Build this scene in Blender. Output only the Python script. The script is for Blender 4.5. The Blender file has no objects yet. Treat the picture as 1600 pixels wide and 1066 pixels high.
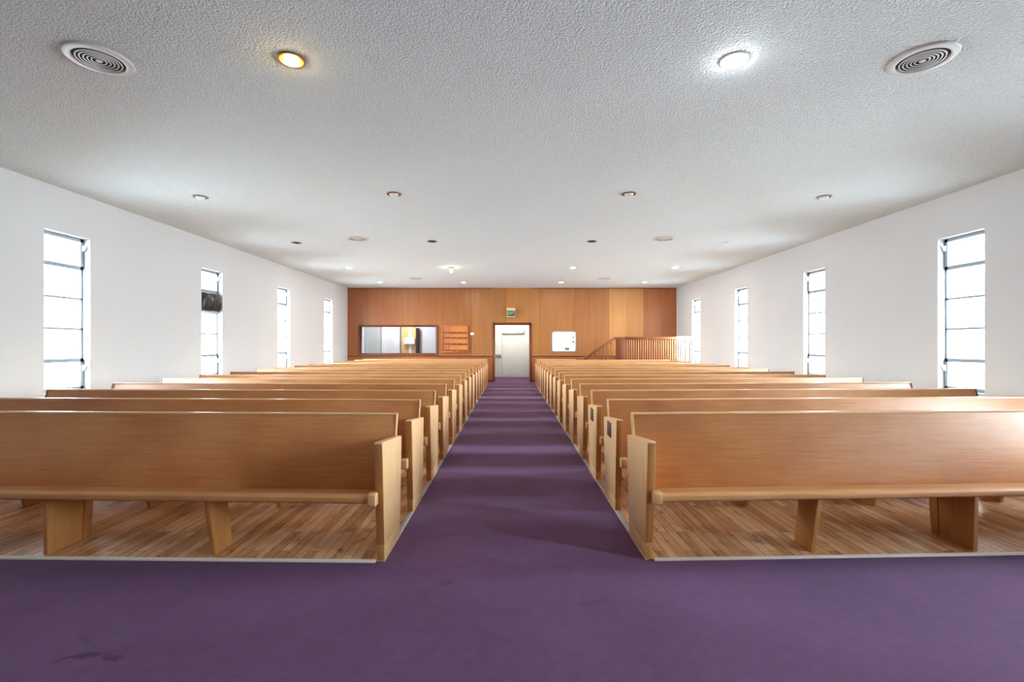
import bpy, bmesh, math, random
from mathutils import Vector, Matrix
random.seed(7)
PI = math.pi
scene = bpy.context.scene
col = scene.collection

# ------------------------------------------------------------------ constants (metres)
CAM_H = 1.34
XL, XR = -5.893, 5.985          # inner faces of the side walls
YB, YF = 17.24, -3.6            # panelled wall at the far end, wall behind the viewer
ZC = 3.397
WT = 0.25
AL, AR = -0.775, 0.835          # edges of the centre aisle
WIN_Y = [6.03, 9.10, 12.08, 15.10]
WIN_W, WIN_Z0, WIN_Z1 = 0.66, 0.72, 2.815

def lin(c):
    c = c / 255.0
    return c / 12.92 if c <= 0.04045 else ((c + 0.055) / 1.055) ** 2.4
def rgb(r, g, b):
    return (lin(r), lin(g), lin(b), 1.0)

# ------------------------------------------------------------------ materials
def new_mat(name):
    m = bpy.data.materials.new(name)
    m.use_nodes = True
    nt = m.node_tree
    b = nt.nodes['Principled BSDF']
    return m, nt, b
def N(nt, t, **kw):
    n = nt.nodes.new(t)
    for k, v in kw.items():
        setattr(n, k, v)
    return n
def L(nt, a, b):
    nt.links.new(a, b)
def plain(name, color, rough=0.5, metal=0.0, spec=0.5):
    m, nt, b = new_mat(name)
    tc = N(nt, 'ShaderNodeTexCoord')
    nz = N(nt, 'ShaderNodeTexNoise'); nz.inputs['Scale'].default_value = 9.0
    nz.inputs['Detail'].default_value = 3
    L(nt, tc.outputs['Object'], nz.inputs['Vector'])
    hs = N(nt, 'ShaderNodeHueSaturation'); hs.inputs['Color'].default_value = color
    mr = N(nt, 'ShaderNodeMapRange'); mr.inputs[3].default_value = 0.95; mr.inputs[4].default_value = 1.05
    L(nt, nz.outputs['Fac'], mr.inputs[0]); L(nt, mr.outputs[0], hs.inputs['Value'])
    L(nt, hs.outputs['Color'], b.inputs['Base Color'])
    b.inputs['Roughness'].default_value = rough
    b.inputs['Metallic'].default_value = metal
    b.inputs['Specular IOR Level'].default_value = spec
    return m
def emit(name, color, strength):
    m, nt, b = new_mat(name)
    b.inputs['Base Color'].default_value = color
    b.inputs['Emission Color'].default_value = color
    b.inputs['Emission Strength'].default_value = strength
    return m
def wood(name, c_dark, c_mid, c_light, stretch, rough=0.36, scale=1.0, blotch=0.5, coat=0.0):
    """lacquered timber: stretch = (x, y, z) texture scale, small along the grain"""
    m, nt, b = new_mat(name)
    tc = N(nt, 'ShaderNodeTexCoord')
    oi = N(nt, 'ShaderNodeObjectInfo')
    add = N(nt, 'ShaderNodeVectorMath', operation='ADD')
    mul = N(nt, 'ShaderNodeVectorMath', operation='SCALE')
    cmb = N(nt, 'ShaderNodeCombineXYZ')
    L(nt, oi.outputs['Random'], cmb.inputs[0]); L(nt, oi.outputs['Random'], cmb.inputs[1]); L(nt, oi.outputs['Random'], cmb.inputs[2])
    L(nt, cmb.outputs[0], mul.inputs[0]); mul.inputs['Scale'].default_value = 37.0
    L(nt, tc.outputs['Object'], add.inputs[0]); L(nt, mul.outputs[0], add.inputs[1])
    mp = N(nt, 'ShaderNodeMapping'); mp.inputs['Scale'].default_value = stretch
    L(nt, add.outputs[0], mp.inputs['Vector'])
    n1 = N(nt, 'ShaderNodeTexNoise'); n1.inputs['Scale'].default_value = 6 * scale
    n1.inputs['Detail'].default_value = 6; n1.inputs['Roughness'].default_value = 0.65; n1.inputs['Distortion'].default_value = 0.6
    L(nt, mp.outputs[0], n1.inputs['Vector'])
    n2 = N(nt, 'ShaderNodeTexNoise'); n2.inputs['Scale'].default_value = 1.6
    n2.inputs['Detail'].default_value = 2
    L(nt, add.outputs[0], n2.inputs['Vector'])
    mx = N(nt, 'ShaderNodeMix', data_type='FLOAT'); mx.inputs[0].default_value = blotch
    L(nt, n1.outputs['Fac'], mx.inputs[2]); L(nt, n2.outputs['Fac'], mx.inputs[3])
    cr = N(nt, 'ShaderNodeValToRGB')
    cr.color_ramp.elements[0].position = 0.3; cr.color_ramp.elements[0].color = c_dark
    cr.color_ramp.elements[1].position = 0.72; cr.color_ramp.elements[1].color = c_light
    e = cr.color_ramp.elements.new(0.5); e.color = c_mid
    L(nt, mx.outputs[0], cr.inputs[0])
    L(nt, cr.outputs[0], b.inputs['Base Color'])
    b.inputs['Roughness'].default_value = rough
    b.inputs['Specular IOR Level'].default_value = 0.4
    b.inputs['Coat Weight'].default_value = coat
    b.inputs['Coat Roughness'].default_value = 0.25
    bp = N(nt, 'ShaderNodeBump'); bp.inputs['Strength'].default_value = 0.08; bp.inputs['Distance'].default_value = 0.004
    L(nt, n1.outputs['Fac'], bp.inputs['Height']); L(nt, bp.outputs[0], b.inputs['Normal'])
    return m

M = {}
M['pew'] = wood('pew_wood', rgb(158, 99, 54), rgb(182, 121, 70), rgb(199, 144, 91), (0.5, 5, 9), rough=0.5, blotch=0.55, coat=0.06)
M['pew_seat'] = wood('pew_seat_wood', rgb(168, 110, 62), rgb(192, 134, 82), rgb(208, 156, 104), (0.5, 9, 9), rough=0.48, blotch=0.5, coat=0.06)
M['pew_end'] = wood('pew_end_wood', rgb(200, 152, 102), rgb(216, 172, 122), rgb(228, 190, 146), (6, 6, 0.45), rough=0.36, blotch=0.4, coat=0.15)
M['pew_edge'] = wood('pew_edge_wood', rgb(196, 146, 94), rgb(212, 166, 114), rgb(226, 186, 138), (0.6, 5, 5), rough=0.35, blotch=0.4, coat=0.15)
M['pew_leg'] = wood('pew_leg_wood', rgb(156, 100, 52), rgb(178, 122, 68), rgb(194, 142, 88), (6, 6, 0.5), rough=0.4, blotch=0.4)
M['pew_foot_shade'] = wood('pew_foot_wood_shade', rgb(166, 112, 60), rgb(186, 132, 76), rgb(202, 152, 98), (6, 6, 0.5), rough=0.4, blotch=0.4)
M['brown'] = wood('dark_trim_wood', rgb(96, 48, 26), rgb(118, 62, 34), rgb(136, 76, 44), (4, 4, 0.6), rough=0.4)
M['rail'] = wood('rail_wood', rgb(112, 62, 36), rgb(134, 76, 44), rgb(150, 92, 56), (4, 4, 0.6), rough=0.35)
M['slat'] = wood('slat_wood', rgb(156, 98, 60), rgb(178, 116, 74), rgb(196, 138, 92), (4, 4, 0.6), rough=0.4)
M['slat_bloom'] = plain('slat_bloom_tone', rgb(200, 178, 150), 0.5)  # slats by the right wall, window bloom put into their colour
M['rail_bloom'] = plain('rail_bloom_tone', rgb(244, 242, 238), 0.5)  # wall end of the handrail, whitened in colour for the window bloom
M['white_paint'] = plain('white_paint', rgb(240, 241, 240), 0.45)
M['door_white'] = plain('door_white', rgb(232, 236, 232), 0.4)
M['panel_grey'] = plain('panel_grey_green', rgb(205, 214, 210), 0.5)
M['panel_pale'] = plain('panel_pale', rgb(236, 240, 246), 0.5)
M['steel'] = plain('window_steel', rgb(142, 152, 160), 0.5, 0.0)
M['trim_metal'] = plain('carpet_trim_metal', rgb(205, 208, 210), 0.35, 0.5)
M['trim_white'] = plain('carpet_trim_white', rgb(232, 226, 214), 0.5)
M['closer'] = plain('closer_grey', rgb(170, 174, 172), 0.35, 0.6)
M['vent'] = plain('vent_white', rgb(214, 214, 212), 0.4)
M['vent_dark'] = plain('vent_dark', rgb(18, 19, 20), 0.8)
M['brass'] = plain('brass_trim', rgb(176, 126, 60), 0.3, 0.8)
M['copper'] = plain('copper_trim', rgb(140, 96, 70), 0.45, 0.3)
M['greytrim'] = plain('grey_trim', rgb(120, 116, 108), 0.45, 0.3)
M['whitetrim'] = plain('white_trim', rgb(232, 232, 230), 0.45)
M['can'] = plain('lamp_can', rgb(150, 128, 105), 0.35, 0.6)
M['can_dark'] = plain('lamp_can_dark', rgb(60, 46, 36), 0.5, 0.2)
M['bulb'] = plain('bulb_glass', rgb(240, 240, 240), 0.3)
M['lit_warm'] = emit('bulb_lit_warm', (1.0, 0.66, 0.22, 1), 60)
M['lit_soft'] = emit('bulb_lit_soft', (1.0, 0.92, 0.82, 1), 300)
M['lit_cold'] = emit('bulb_lit_cold', (0.92, 0.97, 1.0, 1), 45)
M['lit_drop'] = emit('bulb_lit_hanging', (1.0, 0.88, 0.7, 1), 30)
M['plaque'] = plain('plaque_bronze', rgb(78, 62, 50), 0.4, 0.4)
M['black_plastic'] = plain('black_plastic', rgb(24, 25, 29), 0.36)
M['board'] = wood('board_wood', rgb(184, 110, 56), rgb(204, 128, 68), rgb(218, 146, 84), (0.8, 5, 5), rough=0.4)
M['board_red'] = wood('board_red_wood', rgb(166, 94, 64), rgb(184, 112, 78), rgb(196, 128, 92), (0.8, 5, 5), rough=0.4)
M['board_rail'] = wood('board_rail_wood', rgb(168, 92, 44), rgb(192, 112, 58), rgb(206, 128, 70), (0.8, 5, 5), rough=0.4)
M['peg'] = plain('peg_brown', rgb(96, 50, 24), 0.5)
M['exit_green'] = plain('exit_green', rgb(22, 72, 62), 0.4)
M['exit_letter'] = emit('exit_letter', rgb(140, 205, 190), 0.1)
M['exit_box'] = plain('exit_box_cream', rgb(236, 204, 150), 0.5)
M['exit_side'] = plain('exit_side_tan', rgb(180, 128, 78), 0.5)
M['tan'] = wood('tan_wood', rgb(206, 160, 100), rgb(222, 178, 118), rgb(234, 194, 136), (5, 5, 0.5), rough=0.45)
M['curtain'] = plain('curtain_brown', rgb(92, 68, 60), 0.8)
M['dark_grey'] = plain('dark_grey', rgb(96, 98, 104), 0.5)
M['box_brown'] = plain('box_brown', rgb(120, 96, 74), 0.6)
M['nail'] = plain('nail_dark', rgb(40, 28, 20), 0.6)

def mat_wall():
    m, nt, b = new_mat('wall_plaster')
    tc = N(nt, 'ShaderNodeTexCoord')
    nz = N(nt, 'ShaderNodeTexNoise'); nz.inputs['Scale'].default_value = 1.2; nz.inputs['Detail'].default_value = 4
    L(nt, tc.outputs['Object'], nz.inputs['Vector'])
    cr = N(nt, 'ShaderNodeValToRGB')
    cr.color_ramp.elements[0].color = rgb(200, 202, 203); cr.color_ramp.elements[1].color = rgb(207, 209, 210)
    L(nt, nz.outputs['Fac'], cr.inputs[0]); L(nt, cr.outputs[0], b.inputs['Base Color'])
    n2 = N(nt, 'ShaderNodeTexNoise'); n2.inputs['Scale'].default_value = 60; n2.inputs['Detail'].default_value = 3
    L(nt, tc.outputs['Object'], n2.inputs['Vector'])
    bp = N(nt, 'ShaderNodeBump'); bp.inputs['Strength'].default_value = 0.06; bp.inputs['Distance'].default_value = 0.004
    L(nt, n2.outputs['Fac'], bp.inputs['Height']); L(nt, bp.outputs[0], b.inputs['Normal'])
    b.inputs['Roughness'].default_value = 0.7
    return m
M['wall'] = mat_wall()

def mat_ceiling():
    m, nt, b = new_mat('popcorn_ceiling')
    tc = N(nt, 'ShaderNodeTexCoord')
    nz = N(nt, 'ShaderNodeTexNoise'); nz.inputs['Scale'].default_value = 55; nz.inputs['Detail'].default_value = 4
    nz.inputs['Roughness'].default_value = 0.6
    L(nt, tc.outputs['Object'], nz.inputs['Vector'])
    vo = N(nt, 'ShaderNodeTexVoronoi'); vo.inputs['Scale'].default_value = 70
    L(nt, tc.outputs['Object'], vo.inputs['Vector'])
    sb = N(nt, 'ShaderNodeMath', operation='SUBTRACT')
    L(nt, nz.outputs['Fac'], sb.inputs[0])
    ms = N(nt, 'ShaderNodeMath', operation='MULTIPLY'); ms.inputs[1].default_value = 0.5
    L(nt, vo.outputs['Distance'], ms.inputs[0]); L(nt, ms.outputs[0], sb.inputs[1])
    bp = N(nt, 'ShaderNodeBump'); bp.inputs['Strength'].default_value = 0.95; bp.inputs['Distance'].default_value = 0.024
    L(nt, sb.outputs[0], bp.inputs['Height']); L(nt, bp.outputs[0], b.inputs['Normal'])
    cr = N(nt, 'ShaderNodeValToRGB')
    cr.color_ramp.elements[0].position = 0.3; cr.color_ramp.elements[0].color = rgb(225, 236, 238)
    cr.color_ramp.elements[1].position = 0.62; cr.color_ramp.elements[1].color = rgb(241, 252, 254)
    L(nt, nz.outputs['Fac'], cr.inputs[0]); L(nt, cr.outputs[0], b.inputs['Base Color'])
    b.inputs['Roughness'].default_value = 0.85
    return m
M['ceiling'] = mat_ceiling()

def mat_carpet():
    m, nt, b = new_mat('purple_carpet')
    tc = N(nt, 'ShaderNodeTexCoord')
    big = N(nt, 'ShaderNodeTexNoise'); big.inputs['Scale'].default_value = 1.3; big.inputs['Detail'].default_value = 5
    big.inputs['Roughness'].default_value = 0.6
    L(nt, tc.outputs['Object'], big.inputs['Vector'])
    mid = N(nt, 'ShaderNodeTexNoise'); mid.inputs['Scale'].default_value = 14; mid.inputs['Detail'].default_value = 5
    L(nt, tc.outputs['Object'], mid.inputs['Vector'])
    fin = N(nt, 'ShaderNodeTexNoise'); fin.inputs['Scale'].default_value = 170; fin.inputs['Detail'].default_value = 2
    L(nt, tc.outputs['Object'], fin.inputs['Vector'])
    mx = N(nt, 'ShaderNodeMix', data_type='FLOAT'); mx.inputs[0].default_value = 0.35
    L(nt, big.outputs['Fac'], mx.inputs[2]); L(nt, mid.outputs['Fac'], mx.inputs[3])
    mx2 = N(nt, 'ShaderNodeMix', data_type='FLOAT'); mx2.inputs[0].default_value = 0.35
    L(nt, mx.outputs[0], mx2.inputs[2]); L(nt, fin.outputs['Fac'], mx2.inputs[3])
    cr = N(nt, 'ShaderNodeValToRGB')
    cr.color_ramp.elements[0].position = 0.32; cr.color_ramp.elements[0].color = rgb(73, 46, 72)
    cr.color_ramp.elements[1].position = 0.68; cr.color_ramp.elements[1].color = rgb(107, 72, 105)
    L(nt, mx2.outputs[0], cr.inputs[0])
    # spilt stains with their own shape: distance to short segments on the floor, ragged by noise
    wob = N(nt, 'ShaderNodeTexNoise'); wob.inputs['Scale'].default_value = 11; wob.inputs['Detail'].default_value = 3
    L(nt, tc.outputs['Object'], wob.inputs['Vector'])
    wsub = N(nt, 'ShaderNodeVectorMath', operation='SUBTRACT'); wsub.inputs[1].default_value = (0.5, 0.5, 0.5)
    L(nt, wob.outputs['Color'], wsub.inputs[0])
    wsc = N(nt, 'ShaderNodeVectorMath', operation='SCALE'); wsc.inputs['Scale'].default_value = 0.09
    L(nt, wsub.outputs[0], wsc.inputs[0])
    wadd = N(nt, 'ShaderNodeVectorMath', operation='ADD')
    L(nt, tc.outputs['Object'], wadd.inputs[0]); L(nt, wsc.outputs[0], wadd.inputs[1])
    col_out = cr.outputs[0]
    for (cx, cy, sx, sy, rot, amt) in [(-1.83, 2.05, 0.105, 0.016, 0.22, 0.75), (-1.70, 2.045, 0.05, 0.02, -0.3, 0.7),
                                       (-0.36, 2.70, 0.04, 0.035, 0.0, 0.4), (-1.93, 2.16, 0.1, 0.012, -0.5, 0.35),
                                       (0.42, 2.47, 0.10, 0.03, 0.3, 0.25), (0.0, 2.39, 0.09, 0.05, 0.1, 0.22)]:
        mp = N(nt, 'ShaderNodeMapping', vector_type='TEXTURE')
        mp.inputs['Location'].default_value = (cx, cy, 0); mp.inputs['Rotation'].default_value = (0, 0, rot)
        mp.inputs['Scale'].default_value = (sx, sy, 1)
        L(nt, wadd.outputs[0], mp.inputs['Vector'])
        ln = N(nt, 'ShaderNodeVectorMath', operation='LENGTH'); L(nt, mp.outputs[0], ln.inputs[0])
        mr = N(nt, 'ShaderNodeMapRange'); mr.inputs[1].default_value = 0.6; mr.inputs[2].default_value = 1.25
        mr.inputs[3].default_value = amt; mr.inputs[4].default_value = 0.0
        L(nt, ln.outputs['Value'], mr.inputs[0])
        mc = N(nt, 'ShaderNodeMix', data_type='RGBA')
        L(nt, mr.outputs[0], mc.inputs[0]); L(nt, col_out, mc.inputs[6]); mc.inputs[7].default_value = rgb(44, 24, 36)
        col_out = mc.outputs[2]
    L(nt, col_out, b.inputs['Base Color'])
    b.inputs['Roughness'].default_value = 0.95
    b.inputs['Specular IOR Level'].default_value = 0.15
    b.inputs['Sheen Weight'].default_value = 0.25
    b.inputs['Sheen Tint'].default_value = rgb(190, 170, 215)
    bp = N(nt, 'ShaderNodeBump'); bp.inputs['Strength'].default_value = 0.5; bp.inputs['Distance'].default_value = 0.006
    L(nt, fin.outputs['Fac'], bp.inputs['Height']); L(nt, bp.outputs[0], b.inputs['Normal'])
    return m
M['carpet'] = mat_carpet()

def mat_strip_floor():
    m, nt, b = new_mat('strip_wood_floor')
    tc = N(nt, 'ShaderNodeTexCoord')
    sp = N(nt, 'ShaderNodeSeparateXYZ'); L(nt, tc.outputs['Object'], sp.inputs[0])
    cb = N(nt, 'ShaderNodeCombineXYZ'); L(nt, sp.outputs[1], cb.inputs[0]); L(nt, sp.outputs[0], cb.inputs[1])
    br = N(nt, 'ShaderNodeTexBrick'); br.offset = 0.37; br.offset_frequency = 3; br.squash = 1.0
    br.inputs['Scale'].default_value = 1.0; br.inputs['Brick Width'].default_value = 0.85
    br.inputs['Row Height'].default_value = 0.062; br.inputs['Mortar Size'].default_value = 0.0016
    br.inputs['Color1'].default_value = (0, 0, 0, 1); br.inputs['Color2'].default_value = (1, 1, 1, 1)
    br.inputs['Mortar'].default_value = (0.3, 0.3, 0.3, 1); br.inputs['Bias'].default_value = 0.0
    L(nt, cb.outputs[0], br.inputs['Vector'])
    mp = N(nt, 'ShaderNodeMapping'); mp.inputs['Scale'].default_value = (14, 0.9, 1)
    L(nt, tc.outputs['Object'], mp.inputs['Vector'])
    n1 = N(nt, 'ShaderNodeTexNoise'); n1.inputs['Scale'].default_value = 3.2; n1.inputs['Detail'].default_value = 6
    n1.inputs['Roughness'].default_value = 0.65
    L(nt, mp.outputs[0], n1.inputs['Vector'])
    n2 = N(nt, 'ShaderNodeTexNoise'); n2.inputs['Scale'].default_value = 2.2; n2.inputs['Detail'].default_value = 4
    L(nt, tc.outputs['Object'], n2.inputs['Vector'])
    mx = N(nt, 'ShaderNodeMix', data_type='FLOAT'); mx.inputs[0].default_value = 0.35
    L(nt, n1.outputs['Fac'], mx.inputs[2]); L(nt, br.outputs['Color'], mx.inputs[3])
    mx2 = N(nt, 'ShaderNodeMix', data_type='FLOAT'); mx2.inputs[0].default_value = 0.3
    L(nt, mx.outputs[0], mx2.inputs[2]); L(nt, n2.outputs['Fac'], mx2.inputs[3])
    n3 = N(nt, 'ShaderNodeTexNoise'); n3.inputs['Scale'].default_value = 5.5; n3.inputs['Detail'].default_value = 6; n3.inputs['Roughness'].default_value = 0.7
    mp3 = N(nt, 'ShaderNodeMapping'); mp3.inputs['Scale'].default_value = (2.2, 0.8, 1); L(nt, tc.outputs['Object'], mp3.inputs['Vector']); L(nt, mp3.outputs[0], n3.inputs['Vector'])
    mr3 = N(nt, 'ShaderNodeMapRange'); mr3.inputs[1].default_value = 0.56; mr3.inputs[2].default_value = 0.70; mr3.inputs[3].default_value = 0.0; mr3.inputs[4].default_value = 0.8
    L(nt, n3.outputs['Fac'], mr3.inputs[0])
    cr = N(nt, 'ShaderNodeValToRGB')
    cr.color_ramp.elements[0].position = 0.25; cr.color_ramp.elements[0].color = rgb(136, 92, 58)
    cr.color_ramp.elements[1].position = 0.75; cr.color_ramp.elements[1].color = rgb(240, 208, 170)
    e = cr.color_ramp.elements.new(0.5); e.color = rgb(214, 164, 118)
    L(nt, mx2.outputs[0], cr.inputs[0])
    mo = N(nt, 'ShaderNodeMix', data_type='RGBA'); L(nt, br.outputs['Fac'], mo.inputs[0])
    ms3 = N(nt, 'ShaderNodeMix', data_type='RGBA'); L(nt, mr3.outputs[0], ms3.inputs[0]); L(nt, cr.outputs[0], ms3.inputs[6]); ms3.inputs[7].default_value = rgb(104, 64, 38)
    L(nt, ms3.outputs[2], mo.inputs[6]); mo.inputs[7].default_value = rgb(96, 58, 34)
    L(nt, mo.outputs[2], b.inputs['Base Color'])
    b.inputs['Roughness'].default_value = 0.27
    return m
M['strip'] = mat_strip_floor()

def mat_panelling():
    """4 ft veneered sheets; every sheet has its own tone, fine vertical grain, a hairline seam"""
    m, nt, b = new_mat('wall_panelling')
    tc = N(nt, 'ShaderNodeTexCoord')
    sp = N(nt, 'ShaderNodeSeparateXYZ'); L(nt, tc.outputs['Object'], sp.inputs[0])
    t = N(nt, 'ShaderNodeMath', operation='MULTIPLY_ADD'); t.inputs[1].default_value = 1 / 1.243; t.inputs[2].default_value = 0.15 + 5.0
    L(nt, sp.outputs[0], t.inputs[0])
    fl = N(nt, 'ShaderNodeMath', operation='FLOOR'); L(nt, t.outputs[0], fl.inputs[0])
    dv = N(nt, 'ShaderNodeMath', operation='MULTIPLY_ADD'); dv.inputs[1].default_value = 0.1; dv.inputs[2].default_value = 0.05
    L(nt, fl.outputs[0], dv.inputs[0])
    tone = N(nt, 'ShaderNodeValToRGB'); tone.color_ramp.interpolation = 'CONSTANT'
    tones = [(150, 90, 52), (156, 96, 54), (158, 99, 58), (158, 100, 56), (167, 113, 64),
             (180, 122, 68), (176, 118, 66), (170, 111, 64), (196, 138, 79), (170, 104, 56)]
    el = tone.color_ramp.elements
    el[0].position = 0.0; el[0].color = rgb(*tones[0])
    el[1].position = 0.1; el[1].color = rgb(*tones[1])
    for i in range(2, 10):
        e = el.new(i * 0.1); e.color = rgb(*tones[i])
    L(nt, dv.outputs[0], tone.inputs[0])
    mp = N(nt, 'ShaderNodeMapping'); mp.inputs['Scale'].default_value = (11, 1, 0.35)
    L(nt, tc.outputs['Object'], mp.inputs['Vector'])
    n1 = N(nt, 'ShaderNodeTexNoise'); n1.inputs['Scale'].default_value = 1.1; n1.inputs['Detail'].default_value = 5
    n1.inputs['Roughness'].default_value = 0.6; n1.inputs['Distortion'].default_value = 0.5
    L(nt, mp.outputs[0], n1.inputs['Vector'])
    mr = N(nt, 'ShaderNodeMapRange'); mr.inputs[1].default_value = 0.25; mr.inputs[2].default_value = 0.75
    mr.inputs[3].default_value = 0.82; mr.inputs[4].default_value = 1.16
    L(nt, n1.outputs['Fac'], mr.inputs[0])
    hs = N(nt, 'ShaderNodeHueSaturation'); L(nt, tone.outputs[0], hs.inputs['Color']); L(nt, mr.outputs[0], hs.inputs['Value'])
    fr = N(nt, 'ShaderNodeMath', operation='FRACT'); L(nt, t.outputs[0], fr.inputs[0])
    lt = N(nt, 'ShaderNodeMath', operation='LESS_THAN'); lt.inputs[1].default_value = 0.009; L(nt, fr.outputs[0], lt.inputs[0])
    sm = N(nt, 'ShaderNodeMix', data_type='RGBA'); L(nt, lt.outputs[0], sm.inputs[0]); L(nt, hs.outputs[0], sm.inputs[6])
    sm.inputs[7].default_value = rgb(128, 74, 40)
    L(nt, sm.outputs[2], b.inputs['Base Color'])
    b.inputs['Roughness'].default_value = 0.38
    return m
M['panelling'] = mat_panelling()
M['wainscot'] = wood('wainscot_wood', rgb(150, 84, 46), rgb(168, 98, 56), rgb(184, 114, 68), (6, 1, 0.4), rough=0.4)

def mat_glass():
    m = bpy.data.materials.new('clear_glass'); m.use_nodes = True
    nt = m.node_tree
    for n in list(nt.nodes): nt.nodes.remove(n)
    out = N(nt, 'ShaderNodeOutputMaterial')
    tr = N(nt, 'ShaderNodeBsdfTransparent'); tr.inputs[0].default_value = (0.96, 0.98, 0.98, 1)
    gl = N(nt, 'ShaderNodeBsdfGlossy'); gl.inputs['Roughness'].default_value = 0.02
    fr = N(nt, 'ShaderNodeFresnel'); fr.inputs[0].default_value = 1.45
    mx = N(nt, 'ShaderNodeMixShader')
    ml = N(nt, 'ShaderNodeMath', operation='MULTIPLY'); ml.inputs[1].default_value = 0.6
    L(nt, fr.outputs[0], ml.inputs[0]); L(nt, ml.outputs[0], mx.inputs[0])
    L(nt, tr.outputs[0], mx.inputs[1]); L(nt, gl.outputs[0], mx.inputs[2]); L(nt, mx.outputs[0], out.inputs[0])
    return m
M['glass'] = mat_glass()

# ------------------------------------------------------------------ mesh builder
class MB:
    def __init__(self): self.v = []; self.f = []
    def add(self, vs, fs):
        o = len(self.v); self.v += [tuple(p) for p in vs]; self.f += [tuple(i + o for i in q) for q in fs]; return self
    def box(self, x0, x1, y0, y1, z0, z1):
        if x0 > x1: x0, x1 = x1, x0
        if y0 > y1: y0, y1 = y1, y0
        if z0 > z1: z0, z1 = z1, z0
        vs = [(x0, y0, z0), (x1, y0, z0), (x1, y1, z0), (x0, y1, z0), (x0, y0, z1), (x1, y0, z1), (x1, y1, z1), (x0, y1, z1)]
        return self.add(vs, [(0, 3, 2, 1), (4, 5, 6, 7), (0, 1, 5, 4), (1, 2, 6, 5), (2, 3, 7, 6), (3, 0, 4, 7)])
    def prism(self, prof, a0, a1, axis='x'):
        """closed profile swept along an axis; profile is (y,z) for x, (x,z) for y, (x,y) for z"""
        n = len(prof); vs = []
        for a in (a0, a1):
            for p, q in prof:
                vs.append((a, p, q) if axis == 'x' else (p, a, q) if axis == 'y' else (p, q, a))
        fs = [tuple(range(n)), tuple(range(2 * n - 1, n - 1, -1))]
        for i in range(n):
            j = (i + 1) % n; fs.append((j, i, i + n, j + n))
        return self.add(vs, fs)
    def lathe(self, prof, c=(0, 0, 0), seg=32, close=False):
        """(r, z) profile turned about z"""
        n = len(prof); vs = []
        for k in range(seg):
            a = 2 * PI * k / seg
            for r, z in prof:
                vs.append((c[0] + r * math.cos(a), c[1] + r * math.sin(a), c[2] + z))
        fs = []
        m = n if close else n - 1
        for k in range(seg):
            for i in range(m):
                a, b_ = k * n + i, k * n + (i + 1) % n
                k2 = ((k + 1) % seg) * n
                fs.append((a, b_, k2 + (i + 1) % n, k2 + i))
        return self.add(vs, fs)
    def bar(self, p0, p1, w, h, up=(0, 0, 1)):
        p0, p1 = Vector(p0), Vector(p1); d = (p1 - p0).normalized()
        s = d.cross(Vector(up)).normalized(); u = s.cross(d).normalized()
        vs = []
        for p in (p0, p1):
            for a, b_ in ((-1, -1), (1, -1), (1, 1), (-1, 1)):
                vs.append(p + s * a * w / 2 + u * b_ * h / 2)
        return self.add(vs, [(0, 1, 2, 3), (7, 6, 5, 4), (0, 4, 5, 1), (1, 5, 6, 2), (2, 6, 7, 3), (3, 7, 4, 0)])
    def build(self, name, mat, parent=None, bevel=0.0, seg=2, smooth=False, shear=0.0, loc=None):
        me = bpy.data.meshes.new(name)
        vs = self.v
        if shear: vs = [(x, y + abs(x) * shear, z) for x, y, z in vs]
        me.from_pydata(vs, [], self.f); me.update()
        bm = bmesh.new(); bm.from_mesh(me)
        bmesh.ops.remove_doubles(bm, verts=bm.verts, dist=1e-6)
        bmesh.ops.recalc_face_normals(bm, faces=bm.faces)
        if bevel:
            es = [e for e in bm.edges if e.is_manifold and e.calc_face_angle(0) > 0.5]
            bmesh.ops.bevel(bm, geom=es, offset=bevel, segments=seg, profile=0.5, affect='EDGES', clamp_overlap=True)
        if smooth:
            for f in bm.faces: f.smooth = True
        bm.to_mesh(me); bm.free()
        me.materials.append(mat)
        o = bpy.data.objects.new(name, me); col.objects.link(o)
        if parent: o.parent = parent
        if loc: o.location = loc
        if smooth or bevel:
            try:
                me.set_sharp_from_angle(angle=0.6)
                for p in me.polygons: p.use_smooth = True
            except Exception: pass
        return o
def tag(o, label, cat, group=None, kind=None):
    o['label'] = label; o['category'] = cat
    if group: o['group'] = group
    if kind: o['kind'] = kind
    return o
def empty(name, loc=(0, 0, 0)):
    o = bpy.data.objects.new(name, None); col.objects.link(o); o.location = loc; o.empty_display_size = 0.1
    return o
def copy_tree(o, parent=None):
    c = o.copy(); col.objects.link(c)
    if parent: c.parent = parent
    for ch in list(o.children): copy_tree(ch, c)
    return c

def slab_with_holes(mb, u0, u1, w0, w1, holes, t0, t1, place):
    """solid slab between t0 and t1 with rectangular holes; place(u, w, t) -> xyz"""
    us = sorted(set([u0, u1] + [h[i] for h in holes for i in (0, 1)]))
    ws = sorted(set([w0, w1] + [h[i] for h in holes for i in (2, 3)]))
    nu, nw = len(us) - 1, len(ws) - 1
    def solid(i, j):
        if i < 0 or j < 0 or i >= nu or j >= nw: return False
        cu, cw = (us[i] + us[i + 1]) / 2, (ws[j] + ws[j + 1]) / 2
        return not any(h[0] < cu < h[1] and h[2] < cw < h[3] for h in holes)
    for i in range(nu):
        for j in range(nw):
            if not solid(i, j): continue
            a, b_, c, d = us[i], us[i + 1], ws[j], ws[j + 1]
            for t in (t0, t1):
                mb.add([place(a, c, t), place(b_, c, t), place(b_, d, t), place(a, d, t)], [(0, 1, 2, 3)])
            for (di, dj, p, q) in ((-1, 0, (a, c), (a, d)), (1, 0, (b_, c), (b_, d)), (0, -1, (a, c), (b_, c)), (0, 1, (a, d), (b_, d))):
                if not solid(i + di, j + dj):
                    mb.add([place(*p, t0), place(*q, t0), place(*q, t1), place(*p, t1)], [(0, 1, 2, 3)])

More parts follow.
